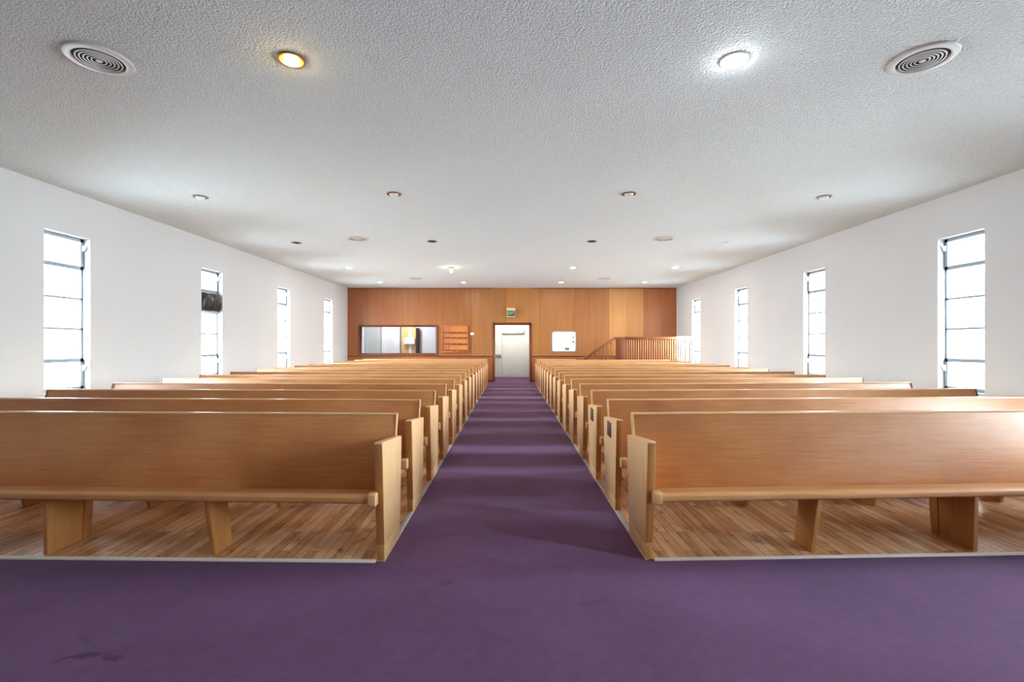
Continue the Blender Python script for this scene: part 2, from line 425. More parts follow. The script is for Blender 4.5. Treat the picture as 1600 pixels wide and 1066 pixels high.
# ------------------------------------------------------------------ room shell
mb = MB(); mb.box(XL - WT, XR + WT, YF - WT, YB + 2.8, -0.2, 0.0)
tag(mb.build('floor', M['carpet']), 'dark purple carpet over the floor and centre aisle', 'floor', kind='structure')

def edge_front(x):               # the carpet / boards line is not quite square to the room
    return 2.948 + 0.022 * (abs(x) - 0.775) if x < 0 else 2.972 + 0.036 * (x - 0.835)
for s, a, w, nm, lb in ((-1, AL, XL, 'floor_left', 'worn strip wood floor under the left pews'), (1, AR, XR, 'floor_right', 'worn strip wood floor under the right pews')):
    mb = MB()
    prof = [(a, edge_front(a)), (w, edge_front(w)), (w, 16.55 if s < 0 else 15.70), (a, 16.55 if s < 0 else 15.70)]
    mb.prism(prof, 0.0, 0.008, 'z')
    tag(mb.build(nm, M['strip']), lb, 'floor', kind='structure')
    mb = MB()                    # pale edging facing the front carpet
    b0 = a + s * 0.056
    mb.prism([(b0, edge_front(b0) - 0.022), (w, edge_front(w) - 0.022), (w, edge_front(w)), (b0, edge_front(b0))], 0.0, 0.016, 'z')
    tag(mb.build('trim_%d' % (1 if s < 0 else 2), M['trim_white'], bevel=0.003), 'pale edging strip between front carpet and %s wood floor' % ('left' if s < 0 else 'right'), 'trim', kind='structure')
    mb = MB(); mb.box(a + s * 0.002, a + s * 0.034, edge_front(a) + 0.02, 16.5 if s < 0 else 16.3, 0.0, 0.012)
    tag(mb.build('trim_%d' % (3 if s < 0 else 4), M['trim_metal'], bevel=0.003), 'silver edging strip along the %s side of aisle carpet' % ('left' if s < 0 else 'right'), 'trim', kind='structure')

WIN_YR = [-0.02, 3.02] + WIN_Y        # the right wall has two more, beside the viewer
for nm, x0, x1, lb in (('wall_left', XL, XL - WT, 'white plaster side wall left of the pews'), ('wall_right', XR, XR + WT, 'white plaster side wall right of the pews')):
    mb = MB(); slab_with_holes(mb, YF - WT, YB + 0.2, 0.0, ZC, [(y, y + WIN_W, WIN_Z0, WIN_Z1) for y in (WIN_Y if nm == 'wall_left' else WIN_YR)], x0, x1, lambda u, w, t: (t, u, w))
    tag(mb.build(nm, M['wall']), lb, 'wall', kind='structure')

def bx(px, Y=YB): return (px - 798) / 746 * Y
def bz(py, Y=YB): return CAM_H + (539 - py) / 746 * Y
DOOR = (bx(773.2), bx(827.2), 0.0, bz(508))
WINA = (bx(563.5), bx(681), bz(552), bz(511))
WINB = (bx(862.5), bx(899.5), bz(549), bz(518.5))
mb = MB(); slab_with_holes(mb, XL, XR, 0.0, ZC, [DOOR, WINA, WINB], YB, YB + 0.16, lambda u, w, t: (u, t, w))
tag(mb.build('wall_back', M['panelling']), 'far wall of orange brown wood panelling around the doorway', 'wall', kind='structure')
mb = MB(); mb.box(XL - WT, XR + WT, YF - WT, YF, 0, ZC)
tag(mb.build('wall_front', M['tan']), 'tan wood wall behind the viewer', 'wall', kind='structure')

# wainscot, chair rail and skirting on the far wall
for i, (a, b_) in enumerate(((XL, bx(769.6)), (bx(830.6), XR))):
    mb = MB(); mb.box(a, b_, YB - 0.012, YB, 0.0, 0.91)
    tag(mb.build('trim_%d' % (5 + i), M['wainscot']), 'darker wood wainscot %s of the far doorway' % ('left', 'right')[i], 'trim', kind='structure')
    mb = MB(); mb.box(a, b_, YB - 0.03, YB, 0.91, 0.945)
    tag(mb.build('trim_%d' % (7 + i), M['brown'], bevel=0.006), 'dark chair rail on far wall %s of the doorway' % ('left', 'right')[i], 'trim', kind='structure')
    mb = MB(); mb.box(a, b_, YB - 0.028, YB - 0.012, 0.0, 0.10)
    tag(mb.build('baseboard_%s' % ('left', 'right')[i], M['brown'], bevel=0.004), 'dark baseboard on far wall %s of the doorway' % ('left', 'right')[i], 'baseboard', kind='structure')
    mb = MB(); mb.box(a, b_, YB - 0.012, YB, ZC - 0.03, ZC)
    tag(mb.build('trim_%d' % (9 + i), M['rail']), 'thin dark strip under the ceiling at far wall, %s half' % ('left', 'right')[i], 'trim', kind='structure')

# ------------------------------------------------------------------ ceiling with round holes for the recessed lights
RL = 0.098
LIGHTS = [  # x, y, lamp, trim, label
    (-1.58, 3.44, 'lit_warm', 'brass', 'brass trimmed recessed ceiling light glowing yellow, beside front left round vent'),
    (1.61, 3.44, 'lit_cold', 'whitetrim', 'dazzling white recessed ceiling light beside front right round vent'),
    (-4.31, 6.63, 'unlit', 'greytrim', 'unlit ceiling light with grey trim nearest the left wall, behind front left vent'),
    (-1.59, 6.50, 'unlit', 'copper', 'unlit copper trimmed ceiling light left of centre, straight behind glowing yellow one'),
    (1.61, 6.50, 'unlit', 'copper', 'unlit copper trimmed ceiling light right of centre, straight behind dazzling white one'),
    (4.35, 6.63, 'unlit', 'greytrim', 'unlit ceiling light with grey trim nearest the right wall, behind front right vent'),
    (-4.31, 9.60, 'dark', 'greytrim', 'dark unlit ceiling light between left wall and middle left vent'),
    (-1.56, 9.47, 'none', 'copper', 'empty copper ceiling can right of the middle left vent'),
    (1.61, 9.47, 'dark', 'greytrim', 'dark unlit ceiling can left of the middle right vent'),
    (4.33, 9.60, 'unlit', 'whitetrim', 'pale unlit ceiling light between right wall and middle right vent'),
    (-4.30, 12.68, 'lit_soft', 'whitetrim', 'small glowing ceiling light near left wall, fourth row back'),
    (-1.58, 12.68, 'drop', 'copper', 'ceiling can with a glowing bulb hanging below it'),
    (1.65, 12.68, 'lit_soft', 'copper', 'small warm glowing ceiling light right of the hanging bulb'),
    (4.37, 12.68, 'lit_soft', 'whitetrim', 'small glowing ceiling light near right wall, fourth row back'),
    (-4.28, 15.66, 'lit_soft', 'brass', 'brightly glowing ceiling light left of the far left vent'),
    (-1.55, 15.66, 'lit_soft', 'greytrim', 'small glowing ceiling light over the far wall, right of far left vent'),
    (1.66, 15.66, 'lit_soft', 'greytrim', 'small glowing ceiling light over the far wall, left of far right vent'),
    (4.39, 15.66, 'lit_soft', 'greytrim', 'small glowing ceiling light right of the far right vent'),
]
mb = MB()
xs = sorted(set([XL - 0.05, XR + 0.05] + [round(l[0] + d, 4) for l in LIGHTS for d in (-0.14, 0.14)]))
# light columns share grid lines only loosely, so cut the ceiling row by row
rows = {}
for l in LIGHTS: rows.setdefault(round(l[1], 2), []).append(l)
cuts = sorted(rows)
bands = []; y = YF - 0.05
for yr in sorted(set(cuts)):
    bands.append((y, yr)); y = yr
groups = []
for yr in cuts:
    if groups and yr - groups[-1][-1] < 0.3: groups[-1].append(yr)
    else: groups.append([yr])
y = YF - 0.05
for g in groups:
    a, b_ = min(g) - 0.15, max(g) + 0.15
    mb.add([(XL, y, ZC), (XR, y, ZC), (XR, a, ZC), (XL, a, ZC)], [(0, 1, 2, 3)])
    ls = sorted([l for yr in g for l in rows[yr]], key=lambda l: l[0])
    x = XL
    for l in ls:
        xa, xb = l[0] - 0.15, l[0] + 0.15
        mb.add([(x, a, ZC), (xa, a, ZC), (xa, b_, ZC), (x, b_, ZC)], [(0, 1, 2, 3)])
        n = 32; ring = []; rect = []
        for k in range(n):
            t = 2 * PI * k / n
            c, s = math.cos(t), math.sin(t)
            ring.append((l[0] + RL * 0.86 * c, l[1] + RL * 0.86 * s, ZC))
            q = 1e9
            if c > 1e-9: q = min(q, (xb - l[0]) / c)
            if c < -1e-9: q = min(q, (xa - l[0]) / c)
            if s > 1e-9: q = min(q, (b_ - l[1]) / s)
            if s < -1e-9: q = min(q, (a - l[1]) / s)
            rect.append((l[0] + q * c, l[1] + q * s, ZC))
        for k in range(n):
            j = (k + 1) % n
            mb.add([ring[k], rect[k], rect[j], ring[j]], [(0, 1, 2, 3)])
            # fill the corner left between two rays on different sides
            p, r = rect[k], rect[j]
            if abs(p[0] - r[0]) > 1e-6 and abs(p[1] - r[1]) > 1e-6:
                cx = xb if max(p[0], r[0]) > xb - 1e-6 else xa
                cy = b_ if max(p[1], r[1]) > b_ - 1e-6 else a
                mb.add([p, (cx, cy, ZC), r], [(0, 1, 2)])
        x = xb
    mb.add([(x, a, ZC), (XR, a, ZC), (XR, b_, ZC), (x, b_, ZC)], [(0, 1, 2, 3)])
    y = b_
mb.add([(XL, y, ZC), (XR, y, ZC), (XR, YB + 0.1, ZC), (XL, YB + 0.1, ZC)], [(0, 1, 2, 3)])
mb.box(XL - WT, XR + WT, YF - WT, YB + 0.2, ZC + 0.2, ZC + 0.3)
tag(mb.build('ceiling', M['ceiling']), 'white popcorn textured ceiling over the pews', 'ceiling', kind='structure')

for (x, y, lamp, trim, lb) in LIGHTS:
    root = empty('ceiling_light', (x, y, ZC)); tag(root, lb, 'ceiling light', 'recessed ceiling lights')
    t = MB(); t.lathe([(RL, 0.0), (RL, -0.006), (RL * 0.95, -0.011), (RL * 0.80, -0.011), (RL * 0.76, -0.004), (RL * 0.76, 0.004), (RL * 0.9, 0.004)], seg=32)
    t.build('trim_ring', M[trim], root, smooth=True)
    c = MB(); c.lathe([(RL * 0.80, 0.002), (RL * 0.74, 0.06), (RL * 0.62, 0.11), (0.001, 0.12)], seg=32)
    c.build('can', M['can_dark' if lamp in ('none', 'dark') else ('brass' if trim == 'brass' else 'can')], root, smooth=True)
    if lamp == 'none': continue
    drop = 0.10 if lamp == 'drop' else 0.0
    b = MB()
    if lamp == 'drop':
        b.lathe([(0.001, -0.145), (0.022, -0.140), (0.038, -0.122), (0.043, -0.10), (0.036, -0.075), (0.02, -0.05), (0.016, -0.03)], seg=20)
        b.build('bulb', M['lit_drop'], root, smooth=True)
        s_ = MB(); s_.lathe([(0.018, -0.045), (0.02, -0.02), (0.02, 0.10)], seg=16); s_.build('socket', M['greytrim'], root, smooth=True)
    elif lamp == 'dark':
        b.lathe([(0.001, 0.015), (0.035, 0.02), (0.045, 0.04), (0.03, 0.10)], seg=20); b.build('bulb', M['greytrim'], root, smooth=True)
    else:
        rb = {'lit_cold': 0.07, 'lit_warm': 0.054}.get(lamp, 0.062)
        zd = {'lit_warm': -0.036, 'lit_cold': -0.042, 'unlit': -0.035, 'lit_soft': -0.016}[lamp]
        b.lathe([(0.001, zd), (rb * 0.6, zd + 0.002), (rb * 0.9, zd + 0.010), (rb, zd + 0.025), (rb * 0.9, zd + 0.05), (rb * 0.5, 0.08)], seg=28)
        b.build('bulb', M['bulb' if lamp == 'unlit' else lamp], root, smooth=True)

VENTS = [(-2.957, 3.43, 'large round ceiling vent at front left, beside the glowing yellow light'),
         (2.957, 3.43, 'large round ceiling vent at front right, beside the dazzling white light'),
         (-2.96, 9.24, 'round ceiling vent over the middle left pews'),
         (2.96, 9.24, 'round ceiling vent over the middle right pews'),
         (-2.93, 14.75, 'round ceiling vent over the rearmost left pews'),
         (2.90, 14.75, 'round ceiling vent over the rearmost right pews')]
vent0 = None
for (x, y, lb) in VENTS:
    if vent0 is None:
        vent0 = r = empty('ceiling_vent', (0, 0, 0))
        f = MB(); f.lathe([(0.200, 0.0), (0.205, -0.006), (0.198, -0.014), (0.162, -0.020), (0.154, -0.017), (0.152, -0.004), (0.152, 0.0)], seg=48); f.build('flange', M['vent'], r, smooth=True)
        d = MB(); d.lathe([(0.001, -0.003), (0.152, -0.003)], seg=48); d.build('backing', M['vent_dark'], r)
        for k, rr in enumerate((0.132, 0.110, 0.088, 0.066, 0.044)):
            q = MB(); q.lathe([(rr + 0.004, -0.0165), (rr + 0.002, -0.020), (rr - 0.005, -0.0205), (rr - 0.006, -0.0185), (rr, -0.0165), (rr + 0.003, -0.0155)], seg=48, close=True)
            q.build('ring', M['vent'], r, smooth=True)
        q = MB(); q.lathe([(0.022, -0.016), (0.019, -0.021), (0.008, -0.022), (0.001, -0.022)], seg=32); q.build('hub', M['vent'], r, smooth=True)
        c = r
    else:
        c = copy_tree(vent0)
    c.location = (x, y, ZC); tag(c, lb, 'vent', 'round ceiling vents')

# ------------------------------------------------------------------ side windows
ordn = ['', 'nearest', 'second', 'third', 'fourth']
def window(n, s, y0, i):
    side = 'left' if s < 0 else 'right'
    xin = (XL if s < 0 else XR)
    x0, x1 = xin + s * 0.105, xin + s * 0.14
    y1 = y0 + WIN_W; z0, z1 = WIN_Z0, WIN_Z1
    fr = MB()
    fr.box(x0, x1, y0, y0 + 0.026, z0, z1); fr.box(x0, x1, y1 - 0.026, y1, z0, z1)
    fr.box(x0, x1, y0, y1, z0, z0 + 0.03); fr.box(x0, x1, y0, y1, z1 - 0.03, z1)
    h = (z1 - z0) / 5
    for k in (1, 2, 3, 4):
        fr.box(x0, x1, y0, y1, z0 + h * k - 0.015, z0 + h * k + 0.015)
    o = fr.build('window_%d' % n, M['steel'])
    g = MB(); g.box(xin + s * 0.120, xin + s * 0.124, y0 + 0.01, y1 - 0.01, z0 + 0.01, z1 - 0.01); g.build('glass', M['glass'], o)
    for (a, b_) in ((z1 - h, z1 - 0.012), (z0 + 0.012, z0 + h)):
        q = MB(); xa, xb = xin + s * 0.088, xin + s * 0.112
        q.box(xa, xb, y0 + 0.006, y0 + 0.042, a, b_); q.box(xa, xb, y1 - 0.052, y1 - 0.008, a, b_)
        q.box(xa, xb, y0 + 0.006, y1 - 0.008, a, a + 0.036); q.box(xa, xb, y0 + 0.006, y1 - 0.008, b_ - 0.036, b_)
        so = q.build('sash', M['steel'], o)
        lt = MB(); xc = xin + s * 0.088
        lt.box(xc, xc - s * 0.022, y1 - 0.036, y1 - 0.012, b_ - 0.16, b_ - 0.08)
        lt.bar((xc - s * 0.028, y1 - 0.024, b_ - 0.15), (xc - s * 0.05, y1 - 0.022, b_ - 0.06), 0.014, 0.014, up=(0, 1, 0))
        lt.build('latch', M['whitetrim'], so, bevel=0.003)
    tag(o, ('tall narrow five-pane steel window, %s on the %s wall' % (ordn[i], side)) if i >= 1 else 'tall narrow steel window in the %s wall beside the viewer' % side if i == 0 else 'tall narrow steel window in the right wall behind the viewer', 'window', kind='structure')
    pl = bpy.data.lights.new('daylight_portal', 'AREA'); pl.shape = 'RECTANGLE'; pl.size = WIN_W; pl.size_y = z1 - z0
    pl.cycles.is_portal = True
    po = bpy.data.objects.new('daylight_portal', pl); col.objects.link(po)
    po.location = (xin + s * 0.2, (y0 + y1) / 2, (z0 + z1) / 2)
    po.rotation_euler = (0, s * PI / 2, 0) if False else Vector((-s, 0, 0)).to_track_quat('-Z', 'Y').to_euler()
    pl.size, pl.size_y = WIN_W, z1 - z0
    return o
n = 0
for s in (-1, 1):
    for i, y0 in enumerate(WIN_Y if s < 0 else WIN_YR, 1 if s < 0 else -1):
        n += 1
        window(n, s, y0, i)

# black plastic wrapped unit in the second left window
ub = MB()
y0, y1 = WIN_Y[1] + 0.03, WIN_Y[1] + WIN_W - 0.012
h = (WIN_Z1 - WIN_Z0) / 5
za, zb = WIN_Z0 + 3 * h + 0.002, WIN_Z0 + 4 * h - 0.012
nu, nv = 26, 16
vs = []; fs = []
for i in range(nu + 1):
    for j in range(nv + 1):
        u, v = i / nu, j / nv
        bul = (max(0.0, 1 - (2 * v - 1) ** 2)) ** 0.5
        edge = min(1, 12 * u, 12 * (1 - u)) ** 0.5 if 0 < u < 1 else 0
        crease = 0.006 * math.sin(13 * u + 2 * math.sin(5 * v)) + 0.003 * math.sin(29 * u - 7 * v)
        d = (0.008 + 0.085 * bul * (0.35 + 0.65 * edge)) + crease * bul * edge
        vs.append((XL - 0.080 + max(0.0, d), y0 + (y1 - y0) * u, za + (zb - za) * v))
nb = len(vs)
for i in range(nu):
    for j in range(nv):
        a = i * (nv + 1) + j; fs.append((a, a + 1, a + nv + 2, a + nv + 1))
ub.add(vs, fs)
bk = [(XL - 0.085, y0, za), (XL - 0.085, y1, za), (XL - 0.085, y1, zb), (XL - 0.085, y0, zb)]
ub.add(bk, [(0, 1, 2, 3)])
lo = [i * (nv + 1) for i in range(nu + 1)]; hi = [i * (nv + 1) + nv for i in range(nu + 1)]
ub.f.append(tuple(lo) + (nb + 1, nb)); ub.f.append(tuple(reversed(hi)) + (nb + 3, nb + 2))
ub.f.append(tuple(range(nv, -1, -1)) + (nb, nb + 3)); ub.f.append(tuple(range(nu * (nv + 1), nu * (nv + 1) + nv + 1)) + (nb + 2, nb + 1))
wu = ub.build('window_unit', M['black_plastic'], smooth=True)
tag(wu, 'bulging black plastic-wrapped unit blocking one pane of the second left window', 'window unit')
q = MB(); q.box(XL - 0.076, XL - 0.062, y0, y1, za - 0.001, za + 0.016); q.build('tape_strip', M['trim_metal'], wu)['label'] = 'pale strip along the bottom edge'

# ------------------------------------------------------------------ pews
def pew(s, length, mats=M):
    """local origin: aisle face, front foot of the end panel; runs outwards along s*x; shear keeps each row in line"""
    sh = 0.035 if s < 0 else 0.05
    root = empty('church_pew')
    def X(u): return s * u
    def quad(u0, u1, prof): 
        m_ = MB(); m_.prism(prof, X(u0), X(u1), 'x'); return m_
    T = 0.053
    for (u0, u1) in ((0.0, T), (length - T, length)):
        e = quad(u0, u1, [(-0.008, 0.10), (0.407, 0.10), (0.452, 0.690), (0.440, 0.697), (-0.045, 0.748), (-0.060, 0.742)]).build('end_panel', M['pew_end'], root, bevel=0.006, seg=3, shear=sh)
        quad(u0 + 0.003, u1 - 0.003, [(0.0, 0.0), (0.40, 0.0), (0.406, 0.098), (-0.004, 0.098)]).build('end_base', M['pew_end'], e, bevel=0.003, shear=sh)
    for u0, u1 in ((0.002, T - 0.002), (length - T + 0.002, length - 0.002)):  # added strips: amber edge wood, partly shade of the front put into colour
        q = MB(); q.prism([(-0.0095, 0.108), (-0.004, 0.108), (-0.055, 0.740), (-0.0615, 0.738)], X(u0), X(u1), 'x')
        q.build('front_edge_shade', M['pew_leg'], root, bevel=0.0015, shear=sh)['label'] = 'amber strip down the front edge, partly darkened as shade'
        q = MB(); q.prism([(-0.0035, 0.012), (0.004, 0.012), (0.002, 0.096), (-0.0065, 0.096)], X(u0 + 0.003), X(u1 - 0.003), 'x')
        q.build('front_edge_shade', M['pew_foot_shade'], root, bevel=0.0015, shear=sh)
    # seat with rolled front edge
    prof = [(0.345, 0.346), (0.20, 0.370), (0.05, 0.406), (-0.03, 0.430), (-0.065, 0.438), (-0.085, 0.435), (-0.098, 0.425), (-0.102, 0.410),
            (-0.098, 0.396), (-0.085, 0.386), (-0.065, 0.383), (-0.03, 0.384), (0.05, 0.368), (0.20, 0.334), (0.345, 0.312)]
    st = quad(T - 0.004, length - T + 0.004, prof).build('seat', M['pew_seat'], root, smooth=True, shear=sh)
    for u0, u1 in ((0.030, 0.078), (length - 0.078, length - 0.030)):
        cp = [(-0.112 + 0.012, 0.372), (-0.112, 0.384), (-0.112, 0.440), (-0.10, 0.452), (-0.052, 0.450), (-0.040, 0.43), (-0.040, 0.372)]
        quad(u0, u1, cp).build('nose_block', M['pew_edge'], st, bevel=0.005, shear=sh)['label'] = 'pale rounded block capping the seat edge'
    # backrest
    def lean(z): return 0.302 + (z - 0.36) / (0.852 - 0.36) * 0.142
    bk = quad(0.040, length - 0.040, [(lean(0.30), 0.30), (lean(0.840), 0.840), (lean(0.840) + 0.030, 0.836), (lean(0.30) + 0.030, 0.296)]).build('backrest', M['pew'], root, bevel=0.002, shear=sh)
    cap = MB(); a = lean(0.845)
    cap.prism([(a - 0.004, 0.841), (a - 0.003, 0.848), (a + 0.003, 0.853), (a + 0.026, 0.853), (a + 0.034, 0.847), (a + 0.034, 0.838)], X(0.034), X(length - 0.034), 'x')
    cap.build('top_cap', M['pew_edge'], bk, smooth=True, shear=sh)['label'] = 'pale rounded strip along the top edge'
    for k, (u0, u1) in enumerate(((0.030, 0.042), (length - 0.042, length - 0.030))):
        q = MB(); q.prism([(lean(0.40) - 0.006, 0.40), (lean(0.846) - 0.006, 0.846), (lean(0.846) + 0.002, 0.853), (lean(0.846) + 0.034, 0.848), (lean(0.40) + 0.034, 0.396)], X(u0), X(u1), 'x')
        o = q.build('edge_strip', M['pew_edge'] if k == 0 else M['brown'], bk, bevel=0.003, shear=sh)
        o['label'] = ('pale' if k == 0 else 'dark') + ' strip closing the end of the backrest'
    # supports
    n_ = 3 if length > 3 else 1
    us = [1.11, 2.18, length - 1.10] if length > 3 else [length / 2]
    for k, u in enumerate(us):
        if k == 1:
            quad(u - 0.022, u + 0.006, [(0.005, 0.008), (0.25, 0.008), (0.265, 0.335), (-0.005, 0.385)]).build('leg', M['pew_leg'], root, bevel=0.002, shear=sh)
            quad(u - 0.022, u + 0.006, [(0.257, 0.008), (0.315, 0.008), (0.345, 0.320), (0.272, 0.335)]).build('leg', M['pew_leg'], root, bevel=0.002, shear=sh)
        else:
            quad(u - 0.022, u + 0.006, [(0.030, 0.008), (0.215, 0.008), (0.155, 0.352), (-0.045, 0.386)]).build('leg', M['pew_leg'], root, bevel=0.002, shear=sh)
    return root
PITCH = 0.86
ORD = ['front', 'second', 'third', 'fourth', 'fifth', 'sixth', 'seventh', 'eighth', 'ninth', 'tenth', 'eleventh', 'twelfth', 'thirteenth', 'fourteenth', 'fifteenth', 'last']
for s, xa, ya, ln in ((-1, AL, 2.945, 4.36), (1, AR, 2.975, 4.415)):
    side = 'left' if s < 0 else 'right'
    proto = pew(s, ln)
    for k in range(16):
        if k == 0: o = proto
        elif s > 0 and k == 15: o = pew(s, 1.45)
        else: o = copy_tree(proto)
        o.location = (xa, ya + PITCH * k, 0)
        lb = 'long honey wooden pew, %s row on the %s of the purple aisle' % (ORD[k], side)
        if k == 0: lb = 'front wooden pew on %s of aisle, facing the open carpet' % side
        if k == 15 and s > 0: lb = 'short last wooden pew on right of aisle, before the stair rail'
        elif k == 15: lb = 'last wooden pew on left of aisle, nearest the panelled wall'
        if s > 0 and k in (1, 2): lb = 'wooden pew with dark plaque on its end, %s row right of aisle' % ORD[k]
        tag(o, lb, 'pew', 'wooden pews on the %s of the aisle' % side)
        if s > 0 and k in (1, 2):
            q = MB(); q.box(-0.004, 0.002, 0.13, 0.285, 0.565, 0.69)
            pq = q.build('plaque', M['plaque'], o, bevel=0.001); pq['label'] = 'dark bronze name plaque'

# ------------------------------------------------------------------ doorway at the far end
d0, d1, dz = DOOR[0], DOOR[1], DOOR[3]
mb = MB(); w = 0.085
mb.box(d0 - w, d0, YB - 0.03, YB + 0.17, 0, dz + w); mb.box(d1, d1 + w, YB - 0.03, YB + 0.17, 0, dz + w)
mb.box(d0, d1, YB - 0.03, YB + 0.17, dz, dz + w)
tag(mb.build('door_1', M['brown'], bevel=0.006), 'dark brown frame of the open doorway at aisle end', 'door frame', kind='structure')

VY = 19.60
def room(nm, x0, x1, y0, y1, zc, lb, mat):
    t = 0.08
    for side, bb in (('left', (x0 - t, x0, y0, y1 + t, 0, zc)), ('right', (x1, x1 + t, y0, y1 + t, 0, zc)), ('back', (x0, x1, y1, y1 + t, 0, zc)), ('top', (x0 - t, x1 + t, y0, y1 + t, zc, zc + t))):
        m_ = MB(); m_.box(*bb)
        tag(m_.build('ceiling_' + nm if side == 'top' else 'wall_%s_%s' % (nm, side), mat), ('white ceiling of the ' if side == 'top' else 'white %s wall of the ' % side) + lb, 'ceiling' if side == 'top' else 'wall', kind='structure')
room('vestibule', -1.05, 1.15, YB + 0.165, VY, 2.75, 'vestibule beyond the doorway', M['door_white'])
room('nursery', -5.9, -1.6, YB + 0.165, 19.2, 2.75, 'side room behind the wide window', M['panel_pale'])
room('office', 1.35, 3.4, YB + 0.165, 19.0, 2.75, 'small room behind the square window', M['white_paint'])
def vx(px, Y=VY): return (px - 798) / 746 * Y
def vz(py, Y=VY): return CAM_H + (539 - py) / 746 * Y
# white exit doors at the end of the vestibule
dr = empty('exit_door', (0, VY - 0.06, 0)); tag(dr, 'white exit door with a door closer, beyond the far doorway', 'door')
Yd = VY - 0.06
q = MB(); q.box(vx(784.4, Yd), vx(826.5, Yd) + 0.2, -0.045, 0.0, 0.02, vz(513, Yd)); lf = q.build('door_leaf', M['door_white'], dr, bevel=0.004)
q = MB(); q.box(vx(785, Yd), vx(818, Yd), -0.11, -0.05, vz(522.6, Yd), vz(520.0, Yd)); cl = q.build('door_closer', M['closer'], dr, bevel=0.006); cl['label'] = 'grey metal door closer'
q = MB(); q.bar((vx(818, Yd), -0.08, vz(523, Yd)), (vx(819.5, Yd), -0.08, vz(516.5, Yd)), 0.03, 0.025, up=(0, 1, 0)); q.build('closer_arm', M['closer'], cl)
fx = empty('exit_door', (0, VY - 0.06, 0)); tag(fx, 'narrow white door leaf with grey handle, left beyond the far doorway', 'door')
q = MB(); q.box(vx(784.0, Yd), vx(760, Yd), -0.04, 0.0, 0.02, vz(513, Yd)); q.build('door_leaf', M['door_white'], fx, bevel=0.004)
q = MB(); q.box(vx(783.4, Yd), vx(766, Yd), -0.046, -0.04, 0.05, vz(560, Yd)); q.build('kick_panel', M['panel_grey'], fx)['label'] = 'grey green lower panel'
q = MB(); q.box(vx(774, Yd), vx(783, Yd), -0.10, -0.045, vz(558.5, Yd), vz(553.8, Yd)); q.build('door_handle', M['closer'], fx, bevel=0.008)['label'] = 'grey metal push handle'
q = MB(); q.box(-1.05, 1.15, VY - 0.03, VY, vz(513, Yd) , vz(513, Yd) + 0.08); q.box(-1.05, 1.15, VY - 0.065, VY - 0.0, 0.0, 0.018)
tag(q.build('trim_11', M['white_paint']), 'white frame and threshold of the vestibule exit doors', 'trim', kind='structure')

# ------------------------------------------------------------------ wide inner window, left of the doorway
def inner_window(nm, R, mat, w, lb, pro=0.03):
    x0, x1, z0, z1 = R; m_ = MB()
    m_.box(x0 - w, x0, YB - pro, YB + 0.165, z0 - w, z1 + w); m_.box(x1, x1 + w, YB - pro, YB + 0.165, z0 - w, z1 + w)
    m_.box(x0, x1, YB - pro, YB + 0.165, z1, z1 + w); m_.box(x0, x1, YB - pro, YB + 0.165, z0 - w, z0)
    o = m_.build(nm, mat, bevel=0.004); tag(o, lb, 'window', kind='structure')
    g = MB(); g.box(x0 - 0.004, x1 + 0.004, YB + 0.08, YB + 0.086, z0 - 0.004, z1 + 0.004); g.build('glass', M['glass'], o)
    return o
inner_window('window_11', WINA, M['brown'], 0.07, 'wide brown framed window in the panelled far wall')
wb = inner_window('window_12', WINB, M['steel'], 0.022, 'small square window with white frame in panelled far wall', 0.012)
q = MB(); x0, x1, z0, z1 = WINB; w = 0.042
q.box(x0, x0 + w, YB - 0.006, YB + 0.07, z0, z1); q.box(x1 - w, x1, YB - 0.006, YB + 0.07, z0, z1)
q.box(x0, x1, YB - 0.006, YB + 0.07, z0, z0 + w); q.box(x0, x1, YB - 0.006, YB + 0.07, z1 - w, z1)
q.build('inner_frame', M['white_paint'], wb)

RY = 19.195
def rx(px, Y=RY): return (px - 798) / 746 * Y
q = MB(); q.box(rx(571.5), rx(596), RY - 0.03, RY, 0.0, 2.3)
tag(q.build('wall_panel', M['panel_grey']), 'pale grey green panel seen through left part of wide window', 'panel')
q = MB(); q.box(rx(597), rx(601.5), RY - 0.08, RY, 0.0, 2.75)
tag(q.build('support_post', M['white_paint']), 'white post seen through the wide window beside grey panel', 'post')
tp = MB(); tp.box(rx(627.5), rx(650), RY - 0.04, RY, 0.0, 2.4)
tpo = tp.build('wood_door', M['tan']); tag(tpo, 'tan wood door seen through the middle of the wide window', 'door')
q = MB(); q.box(rx(639.3), rx(643.2), RY - 0.06, RY - 0.04, 0.0, 2.4); q.build('white_stripe', M['white_paint'], tpo)['label'] = 'white upright strip'
q = MB(); q.box(rx(625.0), rx(627.5), RY - 0.05, RY, 0.0, 2.4); q.build('jamb', M['dark_grey'], tpo)['label'] = 'grey door jamb'
Yp = RY - 0.2
q = MB(); q.prism([(rx(630.8, Yp), vz(538, Yp)), (rx(648, Yp), vz(538, Yp)), (rx(647.6, Yp), vz(529, Yp)), (rx(646, Yp), vz(527.3, Yp)), (rx(634, Yp), vz(527.3, Yp)), (rx(631.6, Yp), vz(529.5, Yp))], RY - 0.2, RY - 0.062, 'y')
db = q.build('wall_dispenser', M['white_paint'], bevel=0.01); tag(db, 'white rounded box mounted on the tan wood door behind window', 'dispenser')
q = MB(); q.box(rx(635, Yp), rx(639, Yp), RY - 0.206, RY - 0.199, vz(535.5, Yp), vz(531.5, Yp)); q.build('front_plate', M['panel_grey'], db)
cu = MB(); pts = []
for i in range(25):
    t = i / 24; pts.append((rx(650.5) + (rx(656.8) - rx(650.5)) * t, RY - 0.12 + 0.03 * math.sin(t * 18)))
prof = pts + [(p[0], p[1] + 0.012) for p in reversed(pts)]
cu.prism(prof, 0.3, 2.02, 'z')
tag(cu.build('curtain', M['curtain'], smooth=False), 'dark brown curtain hanging beside the tan wood door behind window', 'curtain')
